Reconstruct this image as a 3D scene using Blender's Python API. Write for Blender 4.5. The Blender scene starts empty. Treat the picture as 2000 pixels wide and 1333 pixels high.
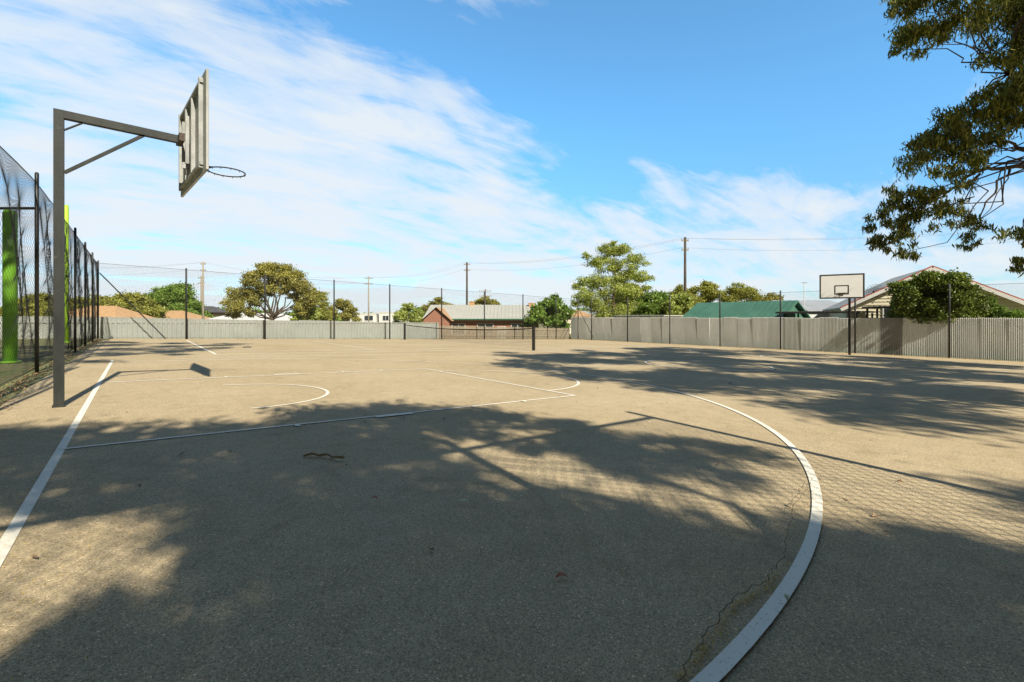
import bpy, math, random
import numpy as np
from mathutils import Vector, Matrix
random.seed(7); rng=np.random.default_rng(11)
SL=0.0297; EYE=1.067
FW=Vector((.6213,.7836,0)); RT=Vector((.7837,-.6213,0))
scene=bpy.context.scene; col=scene.collection
def P(d,s,z=0.0):
    "survey coordinates: metres ahead / to the side of the camera station"
    return Vector((FW.x*d+RT.x*s, FW.y*d+RT.y*s, z))
def cz(x): return -SL*x
def gz(x,y):
    z=-SL*min(max(x,-3.0),32.6)
    t=min(max((y-31.0)/12.0,0),1); z-=2.0*t*t*(3-2*t)*(1 if x<33 else max(0,1-(x-33)/10))
    return z
# ---------------- materials
def new_mat(name):
    m=bpy.data.materials.new(name); m.use_nodes=True
    nt=m.node_tree; b=nt.nodes['Principled BSDF']; return m,nt,b
def N(nt,t,**k):
    n=nt.nodes.new(t)
    for a,v in k.items(): setattr(n,a,v)
    return n
def ramp(nt,src,stops):
    r=N(nt,'ShaderNodeValToRGB'); e=r.color_ramp.elements
    while len(e)<len(stops): e.new(.5)
    for i,(p,c) in enumerate(stops):
        e[i].position=p; e[i].color=(c,c,c,1) if isinstance(c,(int,float)) else (*c,1)
    nt.links.new(src,r.inputs[0]); return r
def mixc(nt,fac,a,b,mode='MIX'):
    m=N(nt,'ShaderNodeMix',data_type='RGBA',blend_type=mode)
    if isinstance(fac,(int,float)): m.inputs[0].default_value=fac
    else: nt.links.new(fac,m.inputs[0])
    for i,v in ((6,a),(7,b)):
        if isinstance(v,tuple): m.inputs[i].default_value=(*v,1)
        else: nt.links.new(v,m.inputs[i])
    return m.outputs[2]
def noise(nt,scale,detail=4,rough=.6,coord='Object',stretch=None,dist=0):
    tc=N(nt,'ShaderNodeTexCoord'); n=N(nt,'ShaderNodeTexNoise'); n.inputs['Scale'].default_value=scale
    n.inputs['Detail'].default_value=detail; n.inputs['Roughness'].default_value=rough; n.inputs['Distortion'].default_value=dist
    if stretch:
        mp=N(nt,'ShaderNodeMapping'); mp.inputs['Scale'].default_value=stretch
        nt.links.new(tc.outputs[coord],mp.inputs[0]); nt.links.new(mp.outputs[0],n.inputs['Vector'])
    else: nt.links.new(tc.outputs[coord],n.inputs['Vector'])
    return n.outputs['Fac']
def simple(name,c1,c2,scale=3,rough=.7,metal=0,stretch=None,bump=0,objrand=0):
    m,nt,b=new_mat(name)
    f=noise(nt,scale,5,.65,stretch=stretch)
    r=ramp(nt,f,[(.35,c1),(.65,c2)]); out=r.outputs[0]
    if objrand:
        oi=N(nt,'ShaderNodeObjectInfo'); rr=ramp(nt,oi.outputs['Random'],[(0,1-objrand),(1,1+0*objrand)])
        out=mixc(nt,1.0,out,rr.outputs[0],'MULTIPLY')
    nt.links.new(out,b.inputs['Base Color']); b.inputs['Roughness'].default_value=rough; b.inputs['Metallic'].default_value=metal
    if bump:
        bp=N(nt,'ShaderNodeBump'); bp.inputs['Strength'].default_value=bump; bp.inputs['Distance'].default_value=.01
        f2=noise(nt,scale*8,4); nt.links.new(f2,bp.inputs['Height']); nt.links.new(bp.outputs[0],b.inputs['Normal'])
    return m
def asphalt_color(nt):
    tc=N(nt,'ShaderNodeTexCoord')
    v=N(nt,'ShaderNodeTexVoronoi'); v.inputs['Scale'].default_value=230; nt.links.new(tc.outputs['Object'],v.inputs['Vector'])
    sp=N(nt,'ShaderNodeSeparateColor'); nt.links.new(v.outputs['Color'],sp.inputs[0])
    st=ramp(nt,sp.outputs[0],[(0,.46),(.35,.85),(.9,1.03),(.98,1.2),(1,2.1)])
    big=ramp(nt,noise(nt,.35,6,.6),[(.3,(.54,.42,.25)),(.5,(.60,.475,.295)),(.7,(.645,.52,.335))])
    mid=ramp(nt,noise(nt,5,7,.75),[(.3,.84),(.55,1.0),(.75,1.07)])
    fine=ramp(nt,noise(nt,90,3,.7),[(.3,.75),(.7,1.18)])
    stain=ramp(nt,noise(nt,1.3,7,.7,dist=1.0),[(.28,.76),(.42,1.0)])
    c=mixc(nt,1,big.outputs[0],st.outputs[0],'MULTIPLY')
    c=mixc(nt,1,c,mid.outputs[0],'MULTIPLY'); c=mixc(nt,1,c,fine.outputs[0],'MULTIPLY'); c=mixc(nt,1,c,stain.outputs[0],'MULTIPLY')
    return c,v
M={}
m,nt,b=new_mat('asphalt'); c,v=asphalt_color(nt); nt.links.new(c,b.inputs['Base Color']); b.inputs['Roughness'].default_value=.9; b.inputs['Specular IOR Level'].default_value=.12
bp=N(nt,'ShaderNodeBump'); bp.inputs['Strength'].default_value=.45; bp.inputs['Distance'].default_value=.0018; nt.links.new(v.outputs['Distance'],bp.inputs['Height']); nt.links.new(bp.outputs[0],b.inputs['Normal']); M['asphalt']=m
m,nt,b=new_mat('line_paint'); c,v=asphalt_color(nt)
f=ramp(nt,noise(nt,70,5,.8),[(.33,0),(.42,1)]); f2=ramp(nt,noise(nt,2.2,4,.6),[(.28,.78),(.45,.97)])
fac=mixc(nt,1,f.outputs[0],f2.outputs[0],'MULTIPLY')
nt.links.new(mixc(nt,fac,c,(.95,.89,.74)),b.inputs['Base Color']); b.inputs['Roughness'].default_value=.75; M['paint']=m
M['ground']=simple('dry_ground',(.22,.18,.09),(.14,.18,.05),.8,.95,bump=.3)
M['galv']=simple('weathered_galvanised',(.76,.79,.78),(.90,.93,.92),1.6,.6,.0,stretch=(1,1,.35),objrand=.18)
nt=M['galv'].node_tree; b=nt.nodes['Principled BSDF']; src=b.inputs['Base Color'].links[0].from_socket
f=ramp(nt,noise(nt,2.4,6,.7,stretch=(1,1,.22)),[(.58,0),(.76,.5)])
nt.links.new(mixc(nt,f.outputs[0],src,(.70,.60,.38)),b.inputs['Base Color'])
M['colorbond']=simple('pale_grey_green_steel',(.34,.365,.34),(.40,.425,.40),1.2,.55,.0,objrand=.1)
M['greysheet']=simple('dark_grey_steel',(.30,.30,.30),(.34,.34,.34),2,.5)
M['blackpipe']=simple('black_pipe',(.010,.011,.012),(.02,.02,.02),6,.5)
M['wire']=simple('dark_wire',(.015,.015,.016),(.035,.035,.035),6,.7,0)
M['greypost']=simple('charcoal_painted_steel',(.016,.019,.018),(.034,.038,.035),5,.55,.0,stretch=(1,1,.3),bump=.2)
nt=M['greypost'].node_tree; b=nt.nodes['Principled BSDF']; b.inputs['Specular IOR Level'].default_value=.3; src=b.inputs['Base Color'].links[0].from_socket
f=ramp(nt,noise(nt,9,6,.75),[(.62,0),(.72,.8)])
nt.links.new(mixc(nt,f.outputs[0],src,(.10,.11,.095)),b.inputs['Base Color'])
M['boardback']=simple('weathered_board_back',(.30,.31,.29),(.50,.50,.48),3,.8,bump=.2,stretch=(1,1,.4))
M['boardframe']=simple('board_frame_paint',(.27,.28,.27),(.44,.45,.44),5,.7)
M['boardwhite']=simple('board_white',(.86,.86,.85),(.92,.92,.91),2,.6)
M['black']=simple('black_paint',(.02,.02,.02),(.035,.035,.035),5,.6)
M['rust']=simple('rusty_steel',(.05,.04,.035),(.13,.09,.07),20,.8)
M['lime']=simple('lime_paint',(.13,.34,.015),(.18,.42,.025),2,.6)
M['limebright']=simple('bright_lime_paint',(.40,.70,.03),(.46,.75,.05),2,.5)
M['wood']=simple('grey_timber',(.26,.22,.16),(.38,.33,.25),3,.85,stretch=(4,4,.5))
M['bark']=simple('tree_bark',(.10,.07,.045),(.20,.145,.095),6,.9,stretch=(1,1,.3),bump=.6)
M['barkdark']=simple('dark_bark',(.05,.035,.025),(.11,.08,.055),6,.9,stretch=(1,1,.3),bump=.6)
M['terra']=simple('terracotta_tiles',(.46,.27,.13),(.56,.36,.19),2,.8)
M['red']=simple('red_tiles',(.36,.08,.05),(.48,.12,.07),3,.7)
M['cream']=simple('cream_weatherboard',(.76,.71,.54),(.82,.77,.61),1,.7)
M['white']=simple('white_render',(.70,.70,.68),(.76,.76,.74),1,.7)
M['creamroof']=simple('pale_metal_roof',(.44,.44,.38),(.52,.51,.45),1.5,.5,stretch=(.3,3,1))
M['greenroof']=simple('green_metal_roof',(.06,.17,.115),(.09,.22,.15),1,.5)
M['darkgreen']=simple('green_trim',(.02,.10,.06),(.03,.13,.08),1,.5)
M['darkroof']=simple('dark_roof',(.07,.065,.06),(.11,.10,.09),2,.6)
M['glass']=simple('dark_window_glass',(.03,.04,.05),(.06,.07,.08),1,.1)
M['greyroof']=simple('grey_roof',(.34,.35,.36),(.42,.43,.44),1,.5)
M['palegreyroof']=simple('pale_grey_tiles',(.42,.41,.38),(.52,.51,.47),1,.7)
M['stick']=simple('dry_stick',(.40,.26,.13),(.54,.38,.20),30,.8)
M['crack']=simple('crack_filling',(.04,.03,.016),(.22,.15,.05),40,.95)
for k,cc in (('leafyellow',((.80,.54,.11),(.55,.35,.08))),('leafpale',((.64,.66,.38),(.74,.74,.48))),('leafred',((.48,.12,.05),(.58,.20,.08))),('leafbrown',((.26,.15,.07),(.42,.28,.15)))):
    M[k]=simple(k,cc[0],cc[1],20,.7)
m,nt,b=new_mat('red_brick'); tc=N(nt,'ShaderNodeTexCoord'); br=N(nt,'ShaderNodeTexBrick')
br.inputs['Scale'].default_value=4; br.inputs['Color1'].default_value=(.36,.13,.08,1); br.inputs['Color2'].default_value=(.27,.10,.065,1); br.inputs['Mortar'].default_value=(.4,.32,.24,1)
mp=N(nt,'ShaderNodeMapping'); mp.inputs['Rotation'].default_value=(math.radians(90),0,0)
nt.links.new(tc.outputs['Object'],mp.inputs[0]); nt.links.new(mp.outputs[0],br.inputs['Vector']); nt.links.new(br.outputs[0],b.inputs['Base Color']); b.inputs['Roughness'].default_value=.9; M['brick']=m
def leafmat(name,dark,mid,light,trans=.3):
    m,nt,b=new_mat(name); nt.nodes.remove(b); out=nt.nodes['Material Output']
    g=N(nt,'ShaderNodeNewGeometry'); r=ramp(nt,g.outputs['Random Per Island'],[(0,dark),(.5,mid),(1,light)])
    big=ramp(nt,noise(nt,.9,3),[(.35,.7),(.65,1.2)])
    c=mixc(nt,1,r.outputs[0],big.outputs[0],'MULTIPLY')
    d=N(nt,'ShaderNodeBsdfDiffuse'); t=N(nt,'ShaderNodeBsdfTranslucent'); gl=N(nt,'ShaderNodeBsdfGlossy'); gl.inputs['Roughness'].default_value=.45; gl.inputs['Color'].default_value=(.5,.5,.45,1)
    nt.links.new(c,d.inputs[0]); nt.links.new(c,t.inputs[0])
    a=N(nt,'ShaderNodeMixShader'); a.inputs[0].default_value=trans; nt.links.new(d.outputs[0],a.inputs[1]); nt.links.new(t.outputs[0],a.inputs[2])
    a2=N(nt,'ShaderNodeMixShader'); a2.inputs[0].default_value=.05; nt.links.new(a.outputs[0],a2.inputs[1]); nt.links.new(gl.outputs[0],a2.inputs[2])
    nt.links.new(a2.outputs[0],out.inputs[0]); return m
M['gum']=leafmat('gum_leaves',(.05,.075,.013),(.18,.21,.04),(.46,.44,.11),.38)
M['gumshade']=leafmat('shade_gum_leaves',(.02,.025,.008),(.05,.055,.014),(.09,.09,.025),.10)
M['olive']=leafmat('olive_gold_leaves',(.21,.20,.045),(.41,.385,.095),(.57,.53,.16),.4)
M['lightgreen']=leafmat('light_green_leaves',(.24,.31,.05),(.47,.54,.12),(.66,.70,.26),.45)
M['green']=leafmat('mid_green_leaves',(.09,.18,.025),(.23,.37,.06),(.38,.50,.11),.42)
M['yellowgreen']=leafmat('yellow_green_leaves',(.18,.20,.03),(.39,.40,.075),(.54,.53,.13),.4)
M['hedge']=leafmat('hedge_leaves',(.06,.10,.018),(.16,.23,.035),(.30,.35,.07))
# ---------------- mesh helpers
def obj(name,v,f,mat,parent=None,smooth=False,loc=None):
    me=bpy.data.meshes.new(name)
    me.from_pydata([tuple(p) for p in v] if not isinstance(v,list) else v,[],f if isinstance(f,list) else f.tolist()); 
    me.materials.append(M[mat] if isinstance(mat,str) else mat); 
    if smooth: me.polygons.foreach_set('use_smooth',[True]*len(me.polygons))
    me.update()
    o=bpy.data.objects.new(name,me); col.objects.link(o)
    if parent: o.parent=parent
    if loc is not None: o.location=loc
    return o
def empty(name,loc,label,cat,group=None,rotz=0):
    o=bpy.data.objects.new(name,None); o.empty_display_size=.3; col.objects.link(o); o.location=loc; o.rotation_euler[2]=rotz
    o['label']=label; o['category']=cat
    if group: o['group']=group
    return o
def tag(o,label,cat,group=None):
    o['label']=label; o['category']=cat
    if group: o['group']=group
    return o
class G:
    def __init__(s): s.v=[]; s.f=[]
    def box(s,c,size,rot=None):
        i=len(s.v); hx,hy,hz=size[0]/2,size[1]/2,size[2]/2
        for dx,dy,dz in ((-1,-1,-1),(1,-1,-1),(1,1,-1),(-1,1,-1),(-1,-1,1),(1,-1,1),(1,1,1),(-1,1,1)):
            p=Vector((dx*hx,dy*hy,dz*hz)); 
            if rot: p=rot@p
            s.v.append(tuple(Vector(c)+p))
        for q in ((0,3,2,1),(4,5,6,7),(0,1,5,4),(1,2,6,5),(2,3,7,6),(3,0,4,7)): s.f.append(tuple(i+k for k in q))
        return s
    def beam(s,a,b,w,h):
        a=Vector(a); b=Vector(b); d=(b-a); q=d.to_track_quat('Y','Z').to_matrix()
        return s.box((a+b)/2,(w,d.length,h),q)
    def tube(s,pts,rad,n=8,cap=True):
        pts=[Vector(p) for p in pts]; i0=len(s.v)
        if not isinstance(rad,(list,tuple)): rad=[rad]*len(pts)
        for k,p in enumerate(pts):
            d=(pts[min(k+1,len(pts)-1)]-pts[max(k-1,0)]).normalized()
            q=d.to_track_quat('Z','Y').to_matrix() if abs(d.z)<.98 else Matrix.Identity(3)
            for j in range(n):
                a=2*math.pi*j/n; s.v.append(tuple(p+q@Vector((math.cos(a)*rad[k],math.sin(a)*rad[k],0))))
        for k in range(len(pts)-1):
            for j in range(n):
                a=i0+k*n+j; b=i0+k*n+(j+1)%n; s.f.append((a,b,b+n,a+n))
        if cap:
            s.f.append(tuple(i0+j for j in range(n))[::-1]); e=i0+(len(pts)-1)*n; s.f.append(tuple(e+j for j in range(n)))
        return s
    def quad(s,*p):
        i=len(s.v); s.v+= [tuple(x) for x in p]; s.f.append(tuple(range(i,i+len(p)))); return s
    def make(s,name,mat,parent=None,smooth=False,loc=None): return obj(name,s.v,s.f,mat,parent,smooth,loc)
# ---------------- ground & court
xs=[-900,-300,-100,-40,-15,-6,-3,0,5,10,15,20,25,30,32.6,36,40,43,60,120,300,900]
ys=[-900,-200,-50,-10,0,10,20,28,31,33,35,37,39,41,43,60,120,300,900]
g=G()
for y in ys:
    for x in xs: g.v.append((x,y,gz(x,y)-(.03 if (-2<x<32 and -10<y<30) else .0)))
nx=len(xs)
for j in range(len(ys)-1):
    for i in range(nx-1): a=j*nx+i; g.f.append((a,a+1,a+1+nx,a+nx))
o=g.make('ground','ground'); o['kind']='structure'
g=G(); x0,x1,y0,y1=-1.25,30.9,-12,29.9
g.quad((x0,y0,cz(x0)),(x1,y0,cz(x1)),(x1,y1,cz(x1)),(x0,y1,cz(x0)))
g.quad((x0,y0,cz(x0)-.08),(x0,y0,cz(x0)),(x0,y1,cz(x0)),(x0,y1,cz(x0)-.08))
o=g.make('court_pavement','asphalt'); o['kind']='structure'
class Lines:
    def __init__(s): s.g=G(); s.k=0
    def path(s,pts,w,closed=False):
        s.k+=1; off=.004+.0004*s.k; n=len(pts); L=[];R=[]
        for i,(x,y) in enumerate(pts):
            a=pts[(i-1)%n] if (i>0 or closed) else pts[i]; b=pts[(i+1)%n] if (i<n-1 or closed) else pts[i]
            dx,dy=b[0]-a[0],b[1]-a[1]; l=math.hypot(dx,dy); nx_,ny_=-dy/l*w/2,dx/l*w/2
            L.append((x+nx_,y+ny_,cz(x+nx_)+off)); R.append((x-nx_,y-ny_,cz(x-nx_)+off))
        for i in range(n if closed else n-1):
            j=(i+1)%n; s.g.quad(R[i],R[j],L[j],L[i])
    def arc(s,cx,cy,r,a0,a1,w,seg=90):
        s.path([(cx+r*math.cos(math.radians(a0+(a1-a0)*i/seg)),cy+r*math.sin(math.radians(a0+(a1-a0)*i/seg))) for i in range(seg+1)],w)
B=Lines(); CY=7.6; bx0,bx1=-.48,27.5
B.path([(bx0,.1),(bx0,15.05)],.056); B.path([(bx1,.1),(bx1,15.1)],.06)
B.path([(bx0+1.2,15.1),(bx1,15.1)],.058); B.path([(bx0,.1),(bx1,.1)],.055)
for sgn,bx in ((1,bx0),(-1,bx1)):
    kx=bx+sgn*5.83; f_=1 if sgn==1 else 1.4
    B.path([(bx,5.17),(kx+sgn*.02,5.17)],.045*f_); B.path([(bx,10.04),(kx+sgn*.02,10.04)],.052*f_); B.path([(kx,5.19),(kx,10.02)],.05*f_)
    a=-90 if sgn==1 else 90
    B.arc(kx,CY,1.82,a,a+180,.05*f_); B.arc(bx+sgn*1.54,CY,1.22,a,a+180,.045*f_)
    hx=bx+sgn*1.55
    B.arc(hx+.02,CY,6.85,a,a+180,.056*f_,120)
    for yy in (CY-6.85,CY+6.85): B.path([(bx,yy),(hx,yy)],.056)
    for yy,dy in ((5.17,-.08),(10.04,.08)):
        for dx in (1.75,2.6,3.0,3.9,4.75): B.path([(bx+sgn*dx,yy),(bx+sgn*dx,yy+dy*1.2)],.05)
        B.path([(bx+sgn*2.6,yy+dy*.8),(bx+sgn*3.0,yy+dy*.8)],.07)
B.arc(13.6,7.6,1.8,0,360,.07); B.path([(13.6,.1),(13.6,15.1)],.055)
o=B.g.make('basketball_markings','paint'); o['kind']='structure'
T=Lines(); tx,ty=13.75,22.2
for sx in (-11.9,11.9): T.path([(tx+sx,ty-5.5),(tx+sx,ty+5.5)],.07)
for sy in (-5.48,5.48,-4.1,4.1): T.path([(tx-11.9,ty+sy),(tx+11.9,ty+sy)],.075)
for sx in (-6.4,6.4): T.path([(tx+sx,ty-4.1),(tx+sx,ty+4.1)],.06)
T.path([(tx-6.4,ty),(tx+6.4,ty)],.06)
o=T.g.make('tennis_markings','paint'); o['kind']='structure'
def jag(pts,n=9,amp=.012):
    out=[]
    for i in range(len(pts)-1):
        for k in range(n):
            t=k/n; out.append((pts[i][0]*(1-t)+pts[i+1][0]*t+random.uniform(-amp,amp),pts[i][1]*(1-t)+pts[i+1][1]*t+random.uniform(-amp,amp)))
    return out+[pts[-1]]
crackpts=[[(2.34,.931),(2.054,.877),(1.837,.899),(1.513,.845),(1.307,.796),(1.0,.7)],[(3.754,1.29),(3.06,1.16),(2.34,.931)],[(1.8,1.75),(1.677,1.466),(1.648,1.268)]]
C=Lines(); C.k=90
jp=[jag(c) for c in crackpts]
for c,w_ in zip(jp,(.004,.0025,.0018)): C.path(c,w_)
o=C.g.make('pavement_cracks','crack'); o['kind']='structure'
def scatter(name,pts,size,mat,zoff=.006):
    g=G()
    for x,y in pts:
        a=random.uniform(0,6.28); s=size*random.uniform(.5,1.3); w=s*random.uniform(.35,.8)
        z=(cz(x) if x>-1.25 else gz(x,y))+zoff
        ca,sa=math.cos(a),math.sin(a); t=random.uniform(0,.5)*s
        g.quad((x-ca*s/2,y-sa*s/2,z),(x+sa*w/2,y-ca*w/2,z+t),(x+ca*s/2,y+sa*s/2,z+.001),(x-sa*w/2,y+ca*w/2,z+t*.6))
    o=g.make(name,mat); o['kind']='stuff'; return o
pts=[(random.uniform(-.9,4.5),random.uniform(.3,4.2)) for _ in range(2400)]
for c in jp[:3]:
    for p in c:
        for _ in range(26 if p[0]<2.2 and p[1]<.95 else 5): pts.append((p[0]+random.gauss(0,.013),p[1]+random.gauss(0,.013)))
for _ in range(900): pts.append((random.gauss(-.4,.35),random.gauss(2.6,.5)))
scatter('yellow_blossom_litter',pts,.0076,'leafyellow')
pts=[(-1.4+random.gauss(0,.12),random.uniform(5,29)) for _ in range(1300)]
scatter('dry_leaf_litter',pts,.06,'leafbrown',.02)
pts=[(random.uniform(0,30.5),29.7+random.gauss(0,.12)) for _ in range(500)]+[(30.5+random.gauss(0,.15),random.uniform(0,29)) for _ in range(900)]
scatter('dry_leaf_litter',pts,.08,'leafbrown',.015)
pts=[(random.uniform(-1,20),random.uniform(.5,20)) for _ in range(260)]
scatter('scattered_leaf_litter',pts,.035,'leafbrown',.006)
def leaf(x,y,L,W,a,mat,label):
    g=G(); n=7; top=[];bot=[]
    for i in range(n+1):
        t=i/n; w=W/2*math.sin(math.pi*t)**.8; u=(t-.5)*L; cv=.12*L*math.sin(math.pi*t); z=.012*math.sin(math.pi*t)+.002
        top.append((u,cv+w,z+.004)); bot.append((u,cv-w,z))
    for i in range(n): g.quad(bot[i],bot[i+1],top[i+1],top[i])
    o=g.make('fallen_leaf',mat,loc=(x,y,cz(x)+.008)); o.rotation_euler[2]=a; tag(o,label,'leaf','fallen leaves on the court')
for x,y,L,W,a,mt,lb in ((1.52,2.38,.075,.022,-.8,'leafpale','pale curved gum leaf lying on asphalt'),(1.4,1.43,.055,.024,-.5,'leafred','red-brown dry leaf lying on asphalt'),(2.02,.785,.05,.018,.2,'leafpale','pale green leaf beside the white arc'),
    (1.11,2.73,.045,.018,-.6,'leafred','small russet leaf lying on asphalt'),(.284,4.46,.07,.024,.4,'leafbrown','dry brown leaf near the key line'),(3.13,1.2,.05,.02,1,'leafbrown','curled brown leaf beside a crack'),(-.35,2.9,.05,.02,2,'leafbrown','brown leaf among yellow blossom litter'),
    (1.9,4.9,.06,.02,.9,'leafbrown','dry brown leaf lying in tree shade'),(.0,3.75,.05,.02,-.9,'leafbrown','small brown leaf lying in tree shade'),(3.6,1.9,.05,.02,-.3,'leafbrown','brown leaf in mesh shadow')):
    leaf(x,y,L,W,a,mt,lb)
g=G(); pp=[]
for i in range(14):
    t=i/13; u=(t-.5)*.34; w=.035*math.sin(t*5)+.012*math.sin(t*13)-.02*t; pp.append((u*.78+w*.62,-u*.62+w*.78,.012+.012*math.sin(t*9)**2))
g.tube(pp,[.008+.003*math.sin(i*.9)**2 for i in range(14)],7)
tag(g.make('fallen_stick','stick',smooth=True,loc=(1.147,3.8,cz(1.147)+.004)),'bent dry brown stick lying on asphalt','stick')
g=G(); 
for i in range(9):
    a=i*.7; g.box((.018*math.cos(a),.012*math.sin(a),.012+.004*(i%3)),(.04,.03,.012),Matrix.Rotation(a,3,'Z')@Matrix.Rotation(.4*(i%3),3,'X'))
tag(g.make('crumpled_paper','white',loc=(9.4,4.75,cz(9.4)+.005)),'crumpled white paper litter on shaded asphalt','litter')
g=G(); g.tube([(0,0,0),(0,0,.02),(0,0,.03)],[.16,.15,.08],16)
tag(g.make('drain_cover','black',loc=(3.3,20.6,cz(3.3)+.004)),'small dark round cover on the court','drain cover')
# ---------------- fences
def chainlink(name,p0,p1,H,posts,label,pitch=.1,wr=.0022,postr=.03,posth=None,seg=1,bulge=None,braces=(),rail=.008,sag=None):
    p0=Vector(p0); p1=Vector(p1); d=(p1-p0); L=d.length; d.normalize(); nrm=Vector((-d.y,d.x,0))
    E=empty(name,(p0.x,p0.y,cz(p0.x)),label,'fence','chain-link fences around the courts')
    def W(a,z):
        q=d*a; off=bulge(a,z) if bulge else 0; q=q+nrm*off
        if sag: z=z*sag(a)
        return Vector((q.x,q.y,-SL*q.x+z)) if abs(d.x)>.5 else Vector((q.x,q.y,z))
    g=G(); n=int((L+H)/pitch)
    for sg in (1,-1):
        for i in range(n):
            s=-H+i*pitch
            a0,z0=s,.05; a1,z1=s+H-.05,H
            if sg==-1: z0,z1=H,.05
            lo=max(a0,0); hi=min(a1,L)
            if hi-lo<.05: continue
            za=z0+(z1-z0)*(lo-a0)/(a1-a0); zb=z0+(z1-z0)*(hi-a0)/(a1-a0)
            ns=max(1,int(seg*(hi-lo)/H+.5)) if seg>1 else 1
            ps=[W(lo+(hi-lo)*k/ns,za+(zb-za)*k/ns)+nrm*(wr*sg) for k in range(ns+1)]
            i0=len(g.v)
            for p_ in ps:
                for ang in (0,2.094,4.189):
                    g.v.append((p_.x+nrm.x*math.cos(ang)*wr-d.x*math.sin(ang)*wr*sg*.7,p_.y+nrm.y*math.cos(ang)*wr-d.y*math.sin(ang)*wr*sg*.7,p_.z+math.sin(ang)*wr*.7))
            for k in range(ns):
                for j in range(3): a=i0+k*3+j; b=i0+k*3+(j+1)%3; g.f.append((a,b,b+3,a+3))
    g.make('wire_mesh','wire',E)
    ph=posth or H
    g=G().tube([(0,0,-.1),(0,0,ph),(0,0,ph+.02)],[postr,postr,postr*.5],10)
    base=None
    for a in posts:
        q=d*a; zz=-SL*q.x if abs(d.x)>.5 else 0
        if base is None: base=g.make('post','blackpipe',E,True); o=base
        else: o=base.copy(); col.objects.link(o); o.parent=E
        o.location=(q.x+nrm.x*-.05,q.y+nrm.y*-.05,zz)
    g=G(); zt=H
    g.tube([W(L*k/40,zt) for k in range(41)],rail,6); g.make('top_rail','blackpipe',E)
    g=G(); g.tube([W(0,.08),W(L,.08)],.004,5); g.make('bottom_wire','wire',E)
    for (a,z,b,zz) in braces:
        gg=G().tube([W(a,z)-nrm*.1,W(b,zz)-nrm*.1],.026,8); gg.make('brace','blackpipe',E)
    return E
def bul(a,z):
    k=math.sin(math.pi*min(1,max(0,z/3.62)))
    return (.08*math.sin(a*1.9+z)+.05*math.sin(a*4.3+z*2.1))*k
chainlink('chain_link_fence',(-1.5,5.4,0),(-1.5,29.3,0),3.58,[0,3.4,6.8,10.2,13.6,17,20.4,23.9],'tall black chain-link fence with sagging mesh beside the court edge',.07,.0019,.031,3.66,6,bul,sag=lambda a:1-.075*math.exp(-((a-2.2)/3.2)**2))
chainlink('chain_link_fence',(-1.5,29.4,0),(30.9,29.4,0),3.56,[.04,3.45,7.1,10.9,14.5,18.4,22.1,25.9,29.6,32.3],'tall dark chain-link fence in front of a pale steel fence',.1,.0021,.042,3.62,1,None,((.1,3.1,2.6,.02),(32.2,2.6,30.4,.02)))
chainlink('chain_link_fence',(30.9,29.3,0),(30.9,-3.6,0),3.5,[1.5+3.84*i for i in range(9)],'tall dark chain-link fence in front of a corrugated iron fence',.1,.0018,.042,3.6,1,None,((.1,2.6,1.9,.02),(30.9,2.4,27.6,.02)))
chainlink('chain_link_fence',(-1.5,-.85,0),(4.42,-.85,0),3.4,[0,3.2,5.92],'chain-link fence with top rail beside the shaded court corner',.10,.0040,.045,3.75,1,None,(),.036)
def corrug(name,p0,p1,H0,H1,mat,label,pitch=.15,amp=.018,panel=2.35,special=None,trap=False):
    p0=Vector(p0); p1=Vector(p1); d=p1-p0; L=d.length; d.normalize(); nrm=Vector((-d.y,d.x,0))
    E=empty(name,(p0.x,p0.y,gz(p0.x,p0.y)),label,'fence','sheet metal fences')
    n=int(L/panel+.5); w=L/n
    for i in range(n):
        g=G(); K=int(w/pitch*6)
        jz=random.uniform(-.03,.03); tilt=random.uniform(-.02,.02)
        mt=mat; 
        if special and i==special[0]: mt=special[1]
        for k in range(K+1):
            a=i*w+w*k/K-.004*(k==K); ph=2*math.pi*a/pitch
            o_=math.sin(ph)*amp
            if trap: o_=max(-1,min(1,math.sin(ph)*2.2))*amp
            q=p0+d*a; H=H0+(H1-H0)*a/L; zb=gz(q.x,q.y); r=q-p0
            b_=Vector((r.x+nrm.x*(o_+.004*(i%2)),r.y+nrm.y*(o_+.004*(i%2)),zb-E.location.z))
            g.v.append(tuple(b_+Vector((0,0,-.1)))); g.v.append(tuple(b_+nrm*tilt+Vector((0,0,H+jz))))
        for k in range(K): g.f.append((2*k,2*k+2,2*k+3,2*k+1))
        g.make('panel',mt,E)
    if trap:
        g=G(); g.beam((0,0,H0+.01),((p1-p0).x,(p1-p0).y,gz(p1.x,p1.y)-E.location.z+H1+.01),.05,.05); g.make('capping',mat,E)
    return E
corrug('corrugated_fence',(31.6,31,0),(31.6,-4,0),2.0,1.95,'galv','weathered galvanised corrugated iron fence with one dark grey sheet',pitch=.07,amp=.0145,special=(24,'greysheet'),panel=.972)
corrug('steel_fence',(-26,30.3,0),(17.2,30.3,0),.93,1.15,'colorbond','pale grey-green ribbed steel fence behind the court mesh',pitch=.2,amp=.02,trap=True)
E=empty('timber_fence',(17.4,30.6,gz(17.4,30.6)),'low grey-brown timber paling fence beside the steel fence','fence')
g=G(); x=0
while x<13.6:
    g.box((x,0,-SL*x+.48+random.uniform(-.02,.02)),(.1,.02,.98)); x+=.13
g.make('palings','wood',E)
g=G(); g.beam((0,-.03,.25),(13.6,-.03,.25-SL*13.6),.04,.08); g.beam((0,-.03,.8),(13.6,-.03,.8-SL*13.6),.04,.08); g.make('rails','wood',E)
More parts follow.
